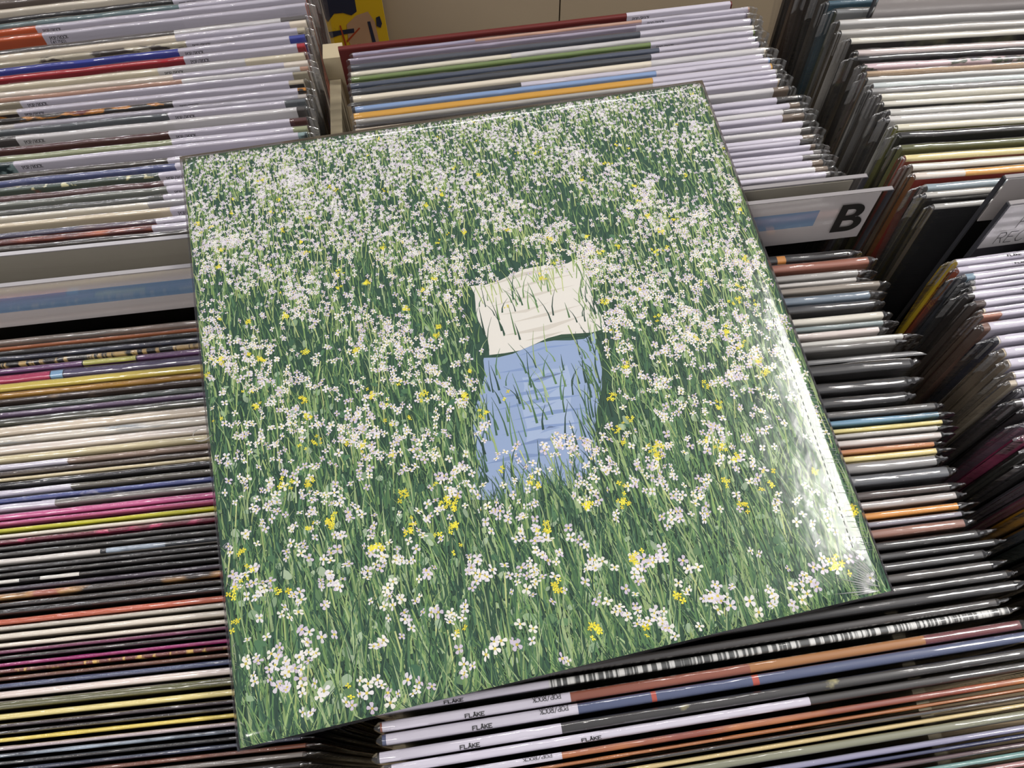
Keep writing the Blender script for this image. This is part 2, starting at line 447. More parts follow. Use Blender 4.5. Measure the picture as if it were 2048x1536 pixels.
# ------------------------------------------------------------------ row by the left partition, behind the striped divider
camo = art('#4a4038', '#c0b69f', 40, 90, 0.5, 0.02)
fire = art('#2e2926', '#d08a2c', 60, 160, 0.57, 0.03, '#6a1e1a')
teal = art('#22363a', '#8aa0a0', 70, 120, 0.56, 0.03)
letr = art('#4d5a52', '#cfcaa0', 160, 140, 0.60, 0.015)
gold_t = art('#1c1816', '#b89a62', 260, 30, 0.52, 0.03)
redmix = art('#5a2624', '#b2552c', 30, 120, 0.5, 0.1, '#caa040')
UL = [
 (-40, S('cream LP', '#d8cfc0')), (-26, S('grey LP', '#8a8684')), (-14, S('cream LP', '#e0d6c6')),
 (4, S('brown-grey LP', '#6b5f58', lab=(332, None))), (21, S('cream LP', '#e6dccb')),
 (38, S('charcoal LP with white label', '#3c3b3c', lab=(345, None), txt=PR)),
 (50, S('teal-grey LP with white label', '#6d8284', lab=(357, None))),
 (61, S('orange LP with long white label', '#cf6438', lab=(71, None), txt=['POP/ROCK', '(41749)'], ri=0.0)),
 (77, S('orange LP with long white label', '#cf6438', lab=(84, None), txt=['POP/ROCK', '(41750)'], ri=0.0, f='#c05a34')),
 (103, S('dark grey LP with white label', '#5b5654', lab=(348, None), lm=LABELW, ri=0.02)),
 (112, S('pale cream LP with white label', '#efe3d0', lab=(350, None), ri=0.013)),
 (126, S('mottled beige LP with white label', camo, lab=(371, None), txt=PR)),
 (139, S('royal blue LP with white label', '#3f4aa0', lab=(356, None), txt=PR, ri=0.012)),
 (155, S('bright red LP with white label', '#b02533', lab=(367, None), txt=['POP/ROCK', '(34999)'], f='#8d1f2a')),
 (172, S('cream LP with white label', '#ddd3bb', lab=(315, None), txt=PR, lm=LABELW, ri=0.045)),
 (187, S('ivory LP with white label', '#e8ddd0', lab=(345, None), ri=0.018)),
 (198, S('pinkish tan LP with white label', '#b9917c', lab=(363, None), lm=LABELW)),
 (207, S('taupe LP with long white label', '#a39a86', lab=(40, None), txt=PR, ri=0.011)),
 (224, S('beige LP with long white label', '#bdb19c', lab=(34, None), txt=['POP/ROCK', '(41407)'], ri=0.011, f=fire)),
 (240, S('black LP with flame print and white label', fire, lab=(345, None), txt=PR, f='#3a3633')),
 (253, S('silver-grey LP with long label', '#b9b2ac', lab=(28, None), lm=paper('#aeaab4', 0.6, 0.03, 'label_paper'))),
 (262, S('slate LP with white label', '#5f6468', lab=(336, None), txt=PR, ri=0.015)),
 (278, S('dark grey LP with long white label', '#4a4644', lab=(32, None), txt=PR, lm=LABELW)),
 (299, S('dark maroon LP with white label', '#4d2422', lab=(337, None), txt=['POP/ROCK'], ri=0.012)),
 (316, S('olive LP with white label', '#9aa07c', lab=(343, None), txt=PR, ri=0.01)),
 (328, S('dark teal print LP with long white label', teal, lab=(27, None), txt=PR)),
 (352, S('dark brown LP with white label', '#4a443c', lab=(335, None), f='#3c362e')),
 (364, S('navy LP with white label', '#565d86', lab=(350, None))),
 (379, S('grey-green lettered LP with white label', letr, lab=(317, None), txt=PR, f=art('#4d5a52', '#a33a2a', 20, 20, 0.6, 0.03))),
 (396, S('purple-brown LP with white label', '#5c4040', lab=(327, None), b='#8a7a5a')),
 (408, S('grey-green LP with white label', '#7d8078', lab=(333, None), txt=['POP/ROCK', '(31442)'])),
 (424, S('dark slate LP with white label', '#5a5c5a', lab=(326, None))),
 (435, S('white LP with grey label', '#d8d2c4', lab=(295, None), lm=paper('#a9a7aa', 0.6, 0.03, 'label_paper'))),
 (450, S('beige LP with white label', '#cdbfa5', lab=(340, None), txt=PR)),
 (470, S('navy LP with pale blob and white label', art('#46445a', '#6a4a40', 12, 30, 0.55, 0.08, '#d6cfc0'), lab=(312, None), txt=['POP/ROCK', '(36973)'], f=redmix)),
 (483, S('red and orange print LP with label', redmix, lab=(304, None), f='#4c2a28')),
 (497, S('charcoal LP', '#44403c')),
]
yl = ip([0, .1, .2, .3, .46, .5], [-1.7, -1.1, -1, -1, .5, 1.7])
LX = -0.2895
place('left', [(0, v, s) for v, s in UL], 'records behind the striped divider', 'behind the blue-striped divider', LX, yl,
      lambda y: 2.0, POLYS, -1, 0.0036)
# ------------------------------------------------------------------ the same bin, in front of the striped divider
blob = art('#4a3c34', '#c0a488', 14, 30, 0.58, 0.04)
bspk = art('#46528c', '#d6d6dc', 40, 60, 0.62, 0.05)
mrn = art('#6a1c30', '#c0406a', 70, 120, 0.55, 0.03, '#14100f')
comic = art('#a0563f', '#b98a52', 22, 40, 0.5, 0.01, '#2c2018')
grid = art('#6c2f28', '#d8b05c', 240, 60, 0.56, 0.03)
cloud = art('#2c3440', '#aebccb', 30, 60, 0.52, 0.1)
hazy = art('#d2cabc', '#7f8a92', 26, 200, 0.60, 0.06)
LAV = '#c2bdcc'
LLW = [
 (683, S('grey-brown print LP', art('#6b625a', '#8a7466', 12, 20, 0.5, 0.1), z=0.003)),
 (696, S('rust-orange LP', '#a5613a')), (706, S('black LP', '#34312f')), (717, S('blue-black LP', '#3f4150', f='#26262e')),
 (729, S('black LP with gold lettering', gold_t)),
 (741, S('purple LP with lime band', '#734e78', segs=[(None, '#734e78'), (163, '#1c161a'), (166, '#b9b560'), (271, '#1c161a'), (274, '#734e78')], f='#4a2c50')),
 (757, S('crimson LP with sky-blue mark', '#b23060', segs=[(None, '#b8345f'), (99, '#26202c'), (101, '#86aed0'), (125, '#26202c'), (127, '#544a68')], f='#5a1834')),
 (774, S('lemon yellow LP', '#dcc65c', f='#a87a2c', t=0.0055)), (790, S('gold LP', '#b0822e')),
 (802, S('brown print LP', blob)), (818, S('grey-green LP', '#4f5650')), (829, S('violet-grey LP', '#63506a')), (843, S('dark olive LP', '#4a4a40')),
 (861, S('warm cream LP', '#d2c4b0', t=0.006)), (880, S('pale smudged LP', hazy)), (899, S('broad white LP', '#dcd1c6', t=0.0062)), (917, S('cream-yellow LP', '#cfc29a')),
 (934, S('tan LP with lavender label', '#8d7768', lab=(None, 135))), (948, S('umber LP', '#4c4038')),
 (959, S('thin cream-edged LP', '#cfc09a', f='#1e1b19')), (970, S('glossy black LP', '#1d1b1b')),
 (986, S('olive-grey LP with lavender label', '#5f5a4d', lab=(None, 142))), (1001, S('blue LP with white specks', bspk)),
 (1015, S('grey LP with lavender label', '#7c7873', lab=(None, 110))), (1034, S('pink LP', '#c4588c')), (1047, S('pink LP', '#b8507f')),
 (1061, S('chartreuse LP', '#c0bd2a')), (1073, S('ivory LP', '#dcd5c4')), (1084, S('crimson patterned LP', mrn)),
 (1097, S('charcoal LP', '#3d3a38')), (1109, S('charcoal LP', '#35322f')),
 (1123, S('black LP with white band and blue glow', '#d2ccc5', segs=[(None, '#d2ccc5'), (200, '#1e2024'), (212, cloud), (330, '#22262c')])),
 (1139, S('black LP', '#2b2827')), (1150, S('black LP', '#332f2e')),
 (1164, S('black LP with white strips', '#2b2827', segs=[(None, '#d8d4cc'), (38, '#2b2827'), (80, '#d8d4cc'), (158, '#2b2827')])),
 (1176, S('plum-black LP', '#3f3442')), (1193, S('red and ochre drawing LP', comic, t=0.0062)), (1210, S('charcoal LP', '#383431')), (1224, S('black LP', '#231f1e')),
 (1244, S('thin orange-red LP', '#b8532f')), (1257, S('light grey LP', '#bdb5a8')), (1273, S('cream LP', '#e0d6c6')), (1291, S('cream LP', '#e0d6c6')),
 (1303, S('mauve LP', '#7a3f5c')), (1313, S('black LP', '#2c2828')), (1324, S('magenta LP', '#98286a')), (1336, S('red LP with gold grid', grid)),
 (1348, S('brown LP', '#6f4836')), (1366, S('navy LP', '#414a6a')), (1390, S('broad pale pink LP', '#e0d1c8', t=0.0062)), (1411, S('dark olive LP', '#5c5c38')),
 (1434, S('butter yellow LP', '#e0cf86')), (1452, S('plum-brown LP', '#43383c')), (1466, S('black LP', '#2a2426')), (1479, S('bright yellow LP', '#e0c85c')),
 (1497, S('mauve-grey LP', '#b8a8a8')), (1511, S('blue and white print LP', cloud)), (1527, S('glossy black LP', '#211e1e')), (1541, S('navy print LP', '#363c50')),
 (1556, S('rust LP', '#70402e')), (1574, S('grey LP', '#77706a')), (1594, S('black LP', '#2a2626')), (1612, S('cream LP', '#cfc4b4')),
]
place('left', [(0, v, s) for v, s in LLW], 'records in front of the striped divider', 'in front of the blue-striped divider', LX, yl,
      lambda y: float(np.interp(y, [-0.05, 0.23], [-2.5, 0.0])), POLYS, 1, 0.0062, 0.001)

# ------------------------------------------------------------------ middle bin, behind the letter divider
MX = 0.0585
ym = ip([-.05, 0, .1, .2, .27, .39, .47], [.9, 1.1, -2.0, -1.5, -.5, 1.4, 1.4])
UM = [
 (690, 93, S('brown-red LP with lavender label', '#6b2f2c', lab=(1253, None), txt=['POP/ROCK', '(38941)'], f='#5a2624', dx=-0.010, poly=False)),
 (708, 107, S('pinkish LP with white label', '#b39da8', segs=[(None, '#aca4ba'), (950, '#c9a08c')], lab=(1283, None), txt=PR)),
 (708, 118, S('lilac LP with white label', '#ada3b4', lab=(1272, None))),
 (710, 131, S('slate LP with white label', '#4e525c', lab=(1280, None))),
 (714, 145, S('ivory LP with long white label', '#e6dfcc', lab=(1022, None), lm=LABELW, f='#6f8250')),
 (716, 155, S('moss green LP with label', '#74884f', lab=(1301, None), txt=PR, f='#56683c')),
 (716, 168, S('blue-slate LP with label', '#4d5566', lab=(1318, None), txt=PR)),
 (718, 180, S('dark slate LP with white label', '#444850', lab=(1302, None))),
 (720, 193, S('thin cream LP with white label', '#ece2ce', lab=(1302, None), lm=LABELW)),
 (720, 206, S('black LP with long lavender label', '#35322f', lab=(1042, None))),
 (710, 216, S('sky-blue LP with white label', '#86a2cc', lab=(1312, None))),
 (716, 229, S('golden yellow LP with white label', '#d6a03a', lab=(1305, None), f='#b88630', t=0.0056)),
 (722, 240, S('silver LP with white label', '#b2aea8', lab=(1305, None))),
 (722, 250, S('black LP with white label', '#3c3938', lab=(1329, None))),
 (724, 259, S('beige LP with white label', '#b5a590', lab=(1200, None))),
]
for r_ in UM: r_[2].setdefault('ri', 0.0012)
for (u, v) in [(1595, 172), (1620, 189), (1625, 203), (1630, 214), (1627, 225), (1637, 240), (1650, 252), (1665, 266), (1645, 276), (1650, 287), (1673, 298), (1660, 307), (1665, 319), (1680, 331), (1693, 341)]:
    UM.append((u, v, S(rnd.choice(['grey LP', 'dark LP', 'brown LP']) + ' under a wide white label', rnd.choice(['#6a6664', '#3a3836', '#77685a']), lab=(1100, None), lm=rnd.choice([LABELM, LABELM, LABELW]), end=0.222, ri=rnd.uniform(0.002, 0.016))))
place('mid', UM, 'records behind the letter divider', 'behind the letter B divider', MX, ym, lambda y: 1.5, POLYR, -1, 0.0040)
# in front of it
rib = art('#4a4c4a', '#d8d8d4', 420, 6, 0.52, 0.03)
rust = art('#8a4432', '#b9743c', 18, 30, 0.5, 0.08)
bluegreen = art('#5d8aa5', '#2c4038', 30, 60, 0.55, 0.06)
LM_ = [
 (1703, 503, S('black LP with orange band', '#1f1c1b', segs=[(None, '#1f1c1b'), (1554, '#d08a3a'), (1571, '#1f1c1b')])),
 (1746, 517, S('copper-brown LP', '#a06652')), (1725, 541, S('silver-grey LP', '#a9a5a0')), (1722, 556, S('white-edged LP', '#cfcac4')),
 (1775, 563, S('taupe LP', '#9a9084')), (1749, 585, S('steel-blue LP', '#74828f')), (1757, 603, S('dark graphite LP', '#3a3a3c')),
 (1776, 626, S('ivory LP', '#d2cdc0')), (1776, 642, S('grey-teal LP', '#7f8c8c')), (1768, 656, S('pale pink LP', '#d6cac4')),
 (1816, 669, S('white foil LP', '#c6c4be')), (1800, 681, S('mid-grey LP', '#6c6a66')),
 (1830, 722, S('black LP in a loose wide bag', '#2a2827', bag=0.0050, f='#2a2827', b='#3c3a38')),
 (1822, 760, S('glossy black LP', '#222020')), (1819, 790, S('black LP', '#1f1d1d')),
 (1893, 808, S('grey-edged black LP', '#5a5856')), (1888, 826, S('blue and green print LP', bluegreen)), (1900, 841, S('pale yellow LP', '#d6c880')),
 (1886, 853, S('light grey LP', '#b4b0aa')), (1893, 867, S('off-white LP', '#cdc4be')), (1879, 885, S('orange-tan LP', '#c08052')),
 (1884, 899, S('straw yellow LP', '#dccb8a')), (1883, 917, S('silver LP', '#8a8886')), (1907, 940, S('thick slate LP', '#5c5e62', t=0.0058)),
 (1909, 970, S('dark brown LP', '#463a36', t=0.0058)), (1923, 988, S('pale grey LP', '#a8a09c')), (1927, 1009, S('amber LP', '#cf8a32')),
 (1934, 1025, S('lavender-grey LP', '#8a8690')), (1940, 1043, S('brick-brown LP', '#8f6454')), (1966, 1065, S('black LP', '#282625')), (2000, 1082, S('black LP', '#1e1c1c')),
 (1977, 1106, S('charcoal LP', '#3c3b3b')), (1993, 1127, S('charcoal LP', '#474340')), (2025, 1146, S('black LP', '#2c2a29')), (2040, 1168, S('black LP', '#1c1a1a')),
 (2004, 1202, S('grey-black LP', '#3a3634')),
]
for r_ in LM_: r_[2]['end'] = 0.218
LM2 = [
 (2006, 1222, S('black LP with ribbed silver edge', rib, lab=(721, 1098), fl=888, t=0.0058)),
 (2032, 1250, S('black and rust LP with white label', '#2e2624', f=rust, segs=[(None, '#8a4a34'), (1500, '#a06a34'), (1850, '#6a2c30')], lab=(757, 1141), txt=PR, fl=930, t=0.0058)),
 (2048, 1273, S('slate-blue LP with white label', art('#4a5474', '#545f80', 12, 20, 0.5, 0.1), lab=(772, 1156), txt=PR, fl=945, segs=[(None, '#4a5474'), (1303, '#b04a38'), (1313, '#4a5474'), (1505, '#b04a38'), (1518, '#4a5474')], t=0.0062)),
 (2048, 1306, S('black speckled LP with white label', art('#24211f', '#24211f', 60, 90, 0.66, 0.01, '#a8a070'), lab=(734, 1123), fl=920)),
 (2048, 1332, S('black LP with very long lavender label', '#34312f', lab=(783, 1620), fl=1163, t=0.0058)),
 (2048, 1360, S('rust-red print LP with white label', rust, lab=(700, 1124), txt=PR, t=0.0062)),
 (2048, 1379, S('orange-brown LP', '#a5683c')), (2048, 1393, S('charcoal LP', '#3a3634')), (2048, 1408, S('tan LP', '#cfb882', t=0.006)),
 (2048, 1429, S('grey-green LP', '#83846e')), (2048, 1456, S('lavender-grey LP', '#8f8da6', t=0.006)), (2048, 1472, S('navy LP', '#2c3458')),
 (2048, 1484, S('dark rose LP', '#5a4448')), (2048, 1508, S('teal LP', '#6f9490')), (2048, 1527, S('dusty pink LP', '#a87a78')), (2048, 1548, S('brown LP', '#6a5040')),
 (2048, 1568, S('black LP', '#2c2a29')), (2048, 1590, S('cream LP', '#cfc4ae')), (2048, 1612, S('grey LP', '#77726c')),
]
place('mid', LM_ + LM2, 'records in front of the letter divider', 'in front of the letter B divider', MX, ym,
      lambda y: float(np.interp(y, [-0.06, 0.23], [-2.5, 0.0])), POLYR, 1, 0.0064, 0.001, True)

# ------------------------------------------------------------------ right bin
RX = 0.4315
yr = ip([.2, .25, .31, .41, .6], [-1.0, -1.2, -3.3, -3.7, -3.7])
floral = art('#d8c0c4', '#4a5a40', 60, 90, 0.56, 0.02, '#8a7a90')
darkart = art('#24221f', '#6a6a50', 26, 30, 0.56, 0.04, '#8a4a3a')
UR = [
 (1560, -62, S('dark LP', '#2e2a26')), (1590, -44, S('brown LP', '#4a3a30')), (1618, -28, S('black LP', '#24201e')), (1635, -12, S('grey LP', '#55504a')),
 (1650, 4, S('blue foil LP', '#3f6070', s='#2a4452')), (1668, 21, S('grey foil LP', '#8a8c8c', s='#3a4438')),
 (1671, 43, S('white LP', '#cfcdca', s='#4a4640')), (1674, 63, S('thin white LP', '#c4c0ba', s='#2a2622')),
 (1695, 79, S('ivory LP with dark painted front', '#e0dccf', f=darkart, s='#201c1a', t=0.0050)), (1709, 103, S('pale pink LP', '#d6c8c4', s='#1c1a18')),
 (1706, 115, S('black LP', '#2a2826', s='#141212')), (1722, 131, S('pink floral print LP', floral, s='#4a4238')), (1725, 145, S('tan LP', '#b99e80', s='#3a2c22')),
 (1727, 157, S('white LP', '#d6d4d0', s='#4c4a46')), (1738, 169, S('white LP', '#c9d0ce', s='#56524e')), (1735, 180, S('grey LP', '#9a9896', s='#3a3836')),
 (1754, 191, S('broad ivory LP', '#d8d4c4', s='#4a4440', t=0.0052)), (1770, 205, S('white LP with black front', '#d6d2c6', f=darkart, s='#3a3634')), (1773, 222, S('grey-white LP', '#c4c2bc', s='#34302e')),
 (1770, 236, S('white LP', '#cccac6', s='#2a2826')), (1789, 252, S('cream LP with olive front', '#d8d3be', f='#6c6c30', s='#74742e')), (1815, 268, S('glossy black LP', '#1e1c1b', s='#22241a')),
 (1794, 294, S('olive LP', '#565830', s='#62643a', f='#4d4e28')), (1802, 314, S('cream-edged rust LP', '#d8ca90', f='#8a442c', s='#8a3824')),
 (1816, 332, S('white-edged brown LP', '#cfccc2', f='#4a3a2a', s='#7a6a58')), (1821, 350, S('orange-edged red LP', '#d8c0a4', segs=[(None, '#d8ccc0'), (1930, '#d8a050')], f='#932f20', s='#7a4a1e')),
 (1853, 372, S('steel-blue LP', '#8a98a0', s='#3c3a38')), (1843, 389, S('white-edged black LP', '#b8b6b0', f='#161414', s='#22201e')), (1867, 411, S('white-edged black LP', '#b0aeaa', f='#26262a', s='#6a6054', z=-0.004)),
]
for r_ in UR: r_[2]['end'] = 0.272
place('right', UR, 'records behind the shop-name divider', 'behind the hand-lettered shop-name divider', RX, yr, lambda y: 1.5, POLYL, -1, 0.0050)
evo = S('orange LP with yellow spine title', '#b8541e', s='#8f3a16', lab=(None, None), spt=('EVOLUTION', '#c8902a', 0.0034, 0.012), f='#7a3a16', li=0.0, fl=2028)
LR = [
 (1898, 525, S('yellow-spined LP with white label', '#c8b020', s='#b89a16', lab=(None, None), li=0.0, fl=2013)), (1901, 541, evo),
 (1925, 553, S('slate-spined LP with white label', '#7c94a4', s='#3c4048', lab=(1949, None))), (1927, 566, S('charcoal-spined LP with white label', '#8a8a8a', s='#2e3036', lab=(1950, None))),
 (1930, 577, S('silver-spined LP with white label', '#c0bcb4', s='#3a3836', lab=(1951, None))), (1920, 592, S('black-spined LP with white label', '#2a2420', s='#1e1816', lab=(None, None), fl=2043)),
 (1936, 608, S('umber-spined LP with white label', '#4a3a34', s='#4a403a', lab=(None, None), li=0.006)), (1958, 621, S('cream-spined LP with white label', '#e6dfc8', s='#8a7c6c', lab=(1958, None))),
 (1950, 633, S('copper LP with white label', '#b07860', s='#6a5a4c', lab=(2003, None))), (1950, 655, S('brown-spined LP with white label', '#7a5a4c', s='#4e3a30', lab=(None, None))),
 (1980, 680, S('navy-black LP with white spine lettering and label', '#d0c8bc', s='#171a2c', lab=(1990, None), spt=('BRAID', '#b8b0a4', 0.0036, 0.085))),
 (1991, 705, S('tan-spined LP with white label', '#b8a88c', s='#6a5c4c', lab=(2000, None))), (2000, 727, S('beige-spined LP with white label', '#c8bcaa', s='#7a6c5a', lab=(2010, None))),
 (2010, 751, S('sand-spined LP with white label', '#b0a490', s='#6c6050', lab=(2016, None))), (2003, 768, S('fawn-spined LP with white label', '#c0b4a0', s='#7c705e', lab=(None, None))),
 (2028, 781, S('grey-spined LP with white label', '#6a6870', s='#4c4a50', lab=(None, None))), (2014, 807, S('dark-spined LP with white label', '#3a3634', s='#332f2d', lab=(None, None))),
 (2035, 824, S('black-spined LP with white label', '#1e1a18', s='#14110f', lab=(None, None))), (2040, 850, S('lilac-grey LP', '#8a7e88', s='#584e58', lab=(None, None))),
 (2040, 876, S('rose-pink-spined LP', '#a04870', s='#8f3658')), (2046, 902, S('dark olive LP', '#3a3a34', s='#2c2c28')), (2052, 930, S('black LP', '#24201e', s='#1a1716')),
 (2058, 958, S('grey LP', '#5c585c', s='#4a464c')), (2062, 982, S('mauve LP', '#6a4450', s='#5a2c3c')), (2066, 1010, S('ochre-spined LP', '#a87828', s='#8f6418')), (2070, 1040, S('slate LP', '#5a5e64', s='#3c4046')),
 (2075, 1072, S('dark green LP', '#2e3a34', s='#26302b')), (2080, 1105, S('black LP', '#221f1d', s='#1a1716')), (2085, 1140, S('umber LP', '#4a3c34', s='#2e2420')), (2090, 1175, S('dark brown LP', '#3a302a', s='#2a2019')),
 (2095, 1210, S('olive-brown LP', '#4a4028', s='#3a301c')), (2100, 1250, S('wine-red LP', '#5a2c34', s='#3a1c22')), (2104, 1290, S('black LP', '#221f1d', s='#181514')), (2108, 1330, S('grey LP', '#5c5854', s='#3a3632')),
]
for r_ in LR: r_[2]['end'] = 0.264
place('right', LR, 'records in front of the shop-name divider', 'in front of the hand-lettered shop-name divider', RX - 0.006, ip([0, .1, .2], [0.8, 1.0, 1.2]),
      lambda y: float(np.interp(y, [-0.02, 0.2], [-3.0, 0.0])), POLYL, 1, 0.0052, 0.001)

# ------------------------------------------------------------------ dividers
def font_mesh(ch, size, shear=0.2, offset=0.02):
    cu = bpy.data.curves.new('letter', 'FONT'); cu.body = ch; cu.size = size; cu.shear = shear; cu.offset = offset * size
    o = bpy.data.objects.new('letter', cu); COL.objects.link(o)
    dg = bpy.context.evaluated_depsgraph_get(); dg.update()
    me = bpy.data.meshes.new_from_object(o.evaluated_get(dg)); bpy.data.objects.remove(o)
    return me
CARD = paper('#cdc6c4', 0.55, 0.04, 'divider_card', 20)
CARDG = paper('#a8a294', 0.55, 0.06, 'divider_card', 12)
STRIPE = paper('#7f9dbd', 0.35, 0.05, 'blue_stripe', 20)
def divider(x0, x1, y, ztop, cards, label, yaw=0, lean=0, edges=('l', 'r'), name='bin_divider', stripe=None, zbot=-0.30):
    root = empty(name, ((x0 + x1) / 2, y, ZT + zbot), (math.radians(-lean), 0, math.radians(yaw)))
    tag(root, label, 'divider')
    hw = (x1 - x0) / 2; T = ztop - zbot
    MB().box((-hw, -0.0011, 0), (hw, -0.0004, T)).build('clear_panel', ACRYL, root)
    MB().box((-hw, 0.0008, 0), (hw, 0.0014, T)).build('clear_panel', ACRYL, root)
    MB().box((-hw, -0.0012, T), (hw, 0.0015, T + 0.0007)).build('top_edge', paper('#8f8b8b', 0.2, 0.05, 'acrylic_edge'), root)
    if 'l' in edges: MB().box((-hw - 0.0008, -0.0013, 0), (-hw + 0.0006, 0.0016, T)).build('side_edge', EDGEM, root)
    if 'r' in edges: MB().box((hw - 0.0006, -0.0013, 0), (hw + 0.0008, 0.0016, T)).build('side_edge', EDGEM, root)
    for (a, b, z0, z1, m) in cards:
        c = MB().box((a - (x0 + x1) / 2, -0.0002, z0 - zbot), (b - (x0 + x1) / 2, 0.0004, z1 - zbot)).build('card', m, root)
    if stripe:
        a, b, z0, z1 = stripe
        MB().box((a - (x0 + x1) / 2, -0.00035, z0 - zbot), (b - (x0 + x1) / 2, -0.0002, z1 - zbot)).build('blue_stripe', STRIPE, root)
    return root
# left bin: blank divider and striped divider
divider(-0.445, -0.135, 0.2605, 0.0448, [(-0.443, -0.137, 0.004, 0.0440, CARDG)], 'blank beige card divider standing behind the blue-striped one', -0.8, 0, ())
divider(-0.445, -0.135, 0.2375, 0.0450, [(-0.443, -0.137, 0.0075, 0.0446, CARD)], 'card divider with a blue stripe in the bin beside the partition', -0.4, 0, (), stripe=(-0.443, -0.16, 0.0215, 0.0345))
# middle bin
divider(-0.095, 0.2165, 0.2525, 0.0405, [(-0.09, 0.209, 0.010, 0.0380, CARDG)], 'blank clear divider standing behind the letter B divider', -0.2)
dB = divider(-0.085, 0.2285, 0.2410, 0.0400, [(-0.08, 0.2225, -0.0025, 0.0385, CARD)], 'clear divider lettered B with a blue stripe', -0.2, stripe=(0.03, 0.1880, 0.0135, 0.0275))
bm = font_mesh('B', 0.035, 0.0, 0.022); bm.name = 'letter'; bm.materials.append(INK)
bl = bpy.data.objects.new('letter', bm); COL.objects.link(bl); bl.parent = dB
bl.rotation_euler = (math.pi / 2, 0, 0); bl.location = (0.1990 - 0.07175, -0.0012 - 0.0001, 0.30 + 0.0065)
# right bin
divider(0.306, 0.600, 0.4342, 0.060, [(0.309, 0.598, -0.03, 0.058, CARD)], 'pale card divider far back among the foil-edged records', -3.7, 1.5, ('l',))
divider(0.2985, 0.600, 0.2370, 0.0396, [(0.302, 0.598, 0.000, 0.0375, CARD)], 'blank clear divider just behind the shop-name divider', -1.0, 0, ('l',))
dF = divider(0.2912, 0.600, 0.2220, 0.0402, [(0.2935, 0.598, -0.0015, 0.0372, paper('#dcd8d6', 0.5, 0.03, 'divider_card', 20))], 'clear divider with the hand-lettered shop name', 1.1, 0, ('l',))
fb = MB()
hwF = (0.600 - 0.2912) / 2
letters(fb, 'FLAkE', 0.0100, lambda p, q: (-hwF + 0.0165 + p, -0.00135, 0.30 + 0.0175 + q), 0.36, 5.6, 0.72)
letters(fb, 'rEcOrDS', 0.0100, lambda p, q: (-hwF + 0.0095 + p, -0.00135, 0.30 + 0.0035 + q), 0.36, 5.6, 0.72)
fb.build('lettering', INK, dF)

# ------------------------------------------------------------------ displayed sleeve against the back panel
disp = empty('display_sleeve', (-0.243, 0.742, ZT - 0.345 + 0.0))
tag(disp, 'yellow sleeve with navy and tan abstract patches against the beige panel', 'record')
YEL = art('#d2ae1c', '#1e2438', 26, 22, 0.63, 0.02)
MB().box((-0.1575, -0.004, 0.0), (0.1575, 0.0, 0.315)).build('cover', YEL, disp)
def patch(name, pts, m, d):
    mb = MB(); mb.poly([(x, -0.004 - d, z) for x, z in pts]); mb.build(name, m, disp)
TAN = paper('#b39072', 0.6, 0.12, 'ink', 40); NAVY = paper('#20263c', 0.6, 0.05, 'ink', 40); RED = paper('#a04020', 0.6, 0.05, 'ink')
def W_(*uv): return [(0.0855 + 0.071 * (u - 640) / 130, 0.200 - 0.00067 * v) for u, v in uv]
patch('ink_patch', W_((700, 95), (688, 60), (692, 30), (715, 15), (740, 10), (750, 30), (752, 95)), TAN, 0.0003)
patch('ink_patch', W_((648, -30), (720, -30), (718, 8), (706, 14), (690, 8), (672, 8), (656, 22), (650, 10)), NAVY, 0.0004)
patch('ink_patch', W_((652, 40), (705, 38), (704, 46), (672, 48), (654, 52)), NAVY, 0.0005)
patch('ink_patch', W_((735, 28), (741, 28), (746, 90), (738, 90)), NAVY, 0.0005)
patch('ink_patch', W_((754, 22), (762, 20), (764, 34), (760, 42), (752, 38)), NAVY, 0.0005)
patch('ink_patch', W_((677, 30), (680, 30), (684, 92), (680, 92)), RED, 0.0006)
patch('ink_patch', W_((684, 60), (716, 37), (718, 39), (686, 63)), RED, 0.0006)
patch('ink_patch', W_((688, 92), (688, 74), (708, 72), (712, 84), (700, 82), (696, 92)), paper('#b9c2b4', 0.6, 0.05, 'ink'), 0.0004)
sh = MB().box((-1.2, -0.06, -0.012), (1.3, -0.001, 0.0)).build('shelf_ledge', WOODD, wall); sh.location = (0, 0, ZT - 0.345)

# ------------------------------------------------------------------ the record lying on top
S_ = 0.315
LPR = Matrix([[0.9945583422270268, -0.09096727066766598, 0.05078050387603418], [0.09834864245490257, 0.9805974026379173, -0.16957676275671718], [-0.034369294928846945, 0.17364817766693033, 0.9842078347376879]])
LPO = Vector((-0.013945397260314147, 0.15486066326898618, 0.039594202443561106 + ZT))
lp = bpy.data.objects.new('shrink_wrapped_record', None); COL.objects.link(lp); lp.empty_display_size = 0.02
TH = 0.0036
m4 = LPR.to_4x4(); m4.translation = LPO + LPR @ Vector((0, 0, -TH - 0.001))
lp.matrix_world = m4
tag(lp, 'shrink-wrapped LP with a flower meadow cover lying across the bins', 'record')
hs = S_ / 2
MB().box((-hs, -hs, 0), (hs, hs, TH)).build('sleeve', [paper('#e4e6de', 0.5, 0.05, 'white_card')], lp)

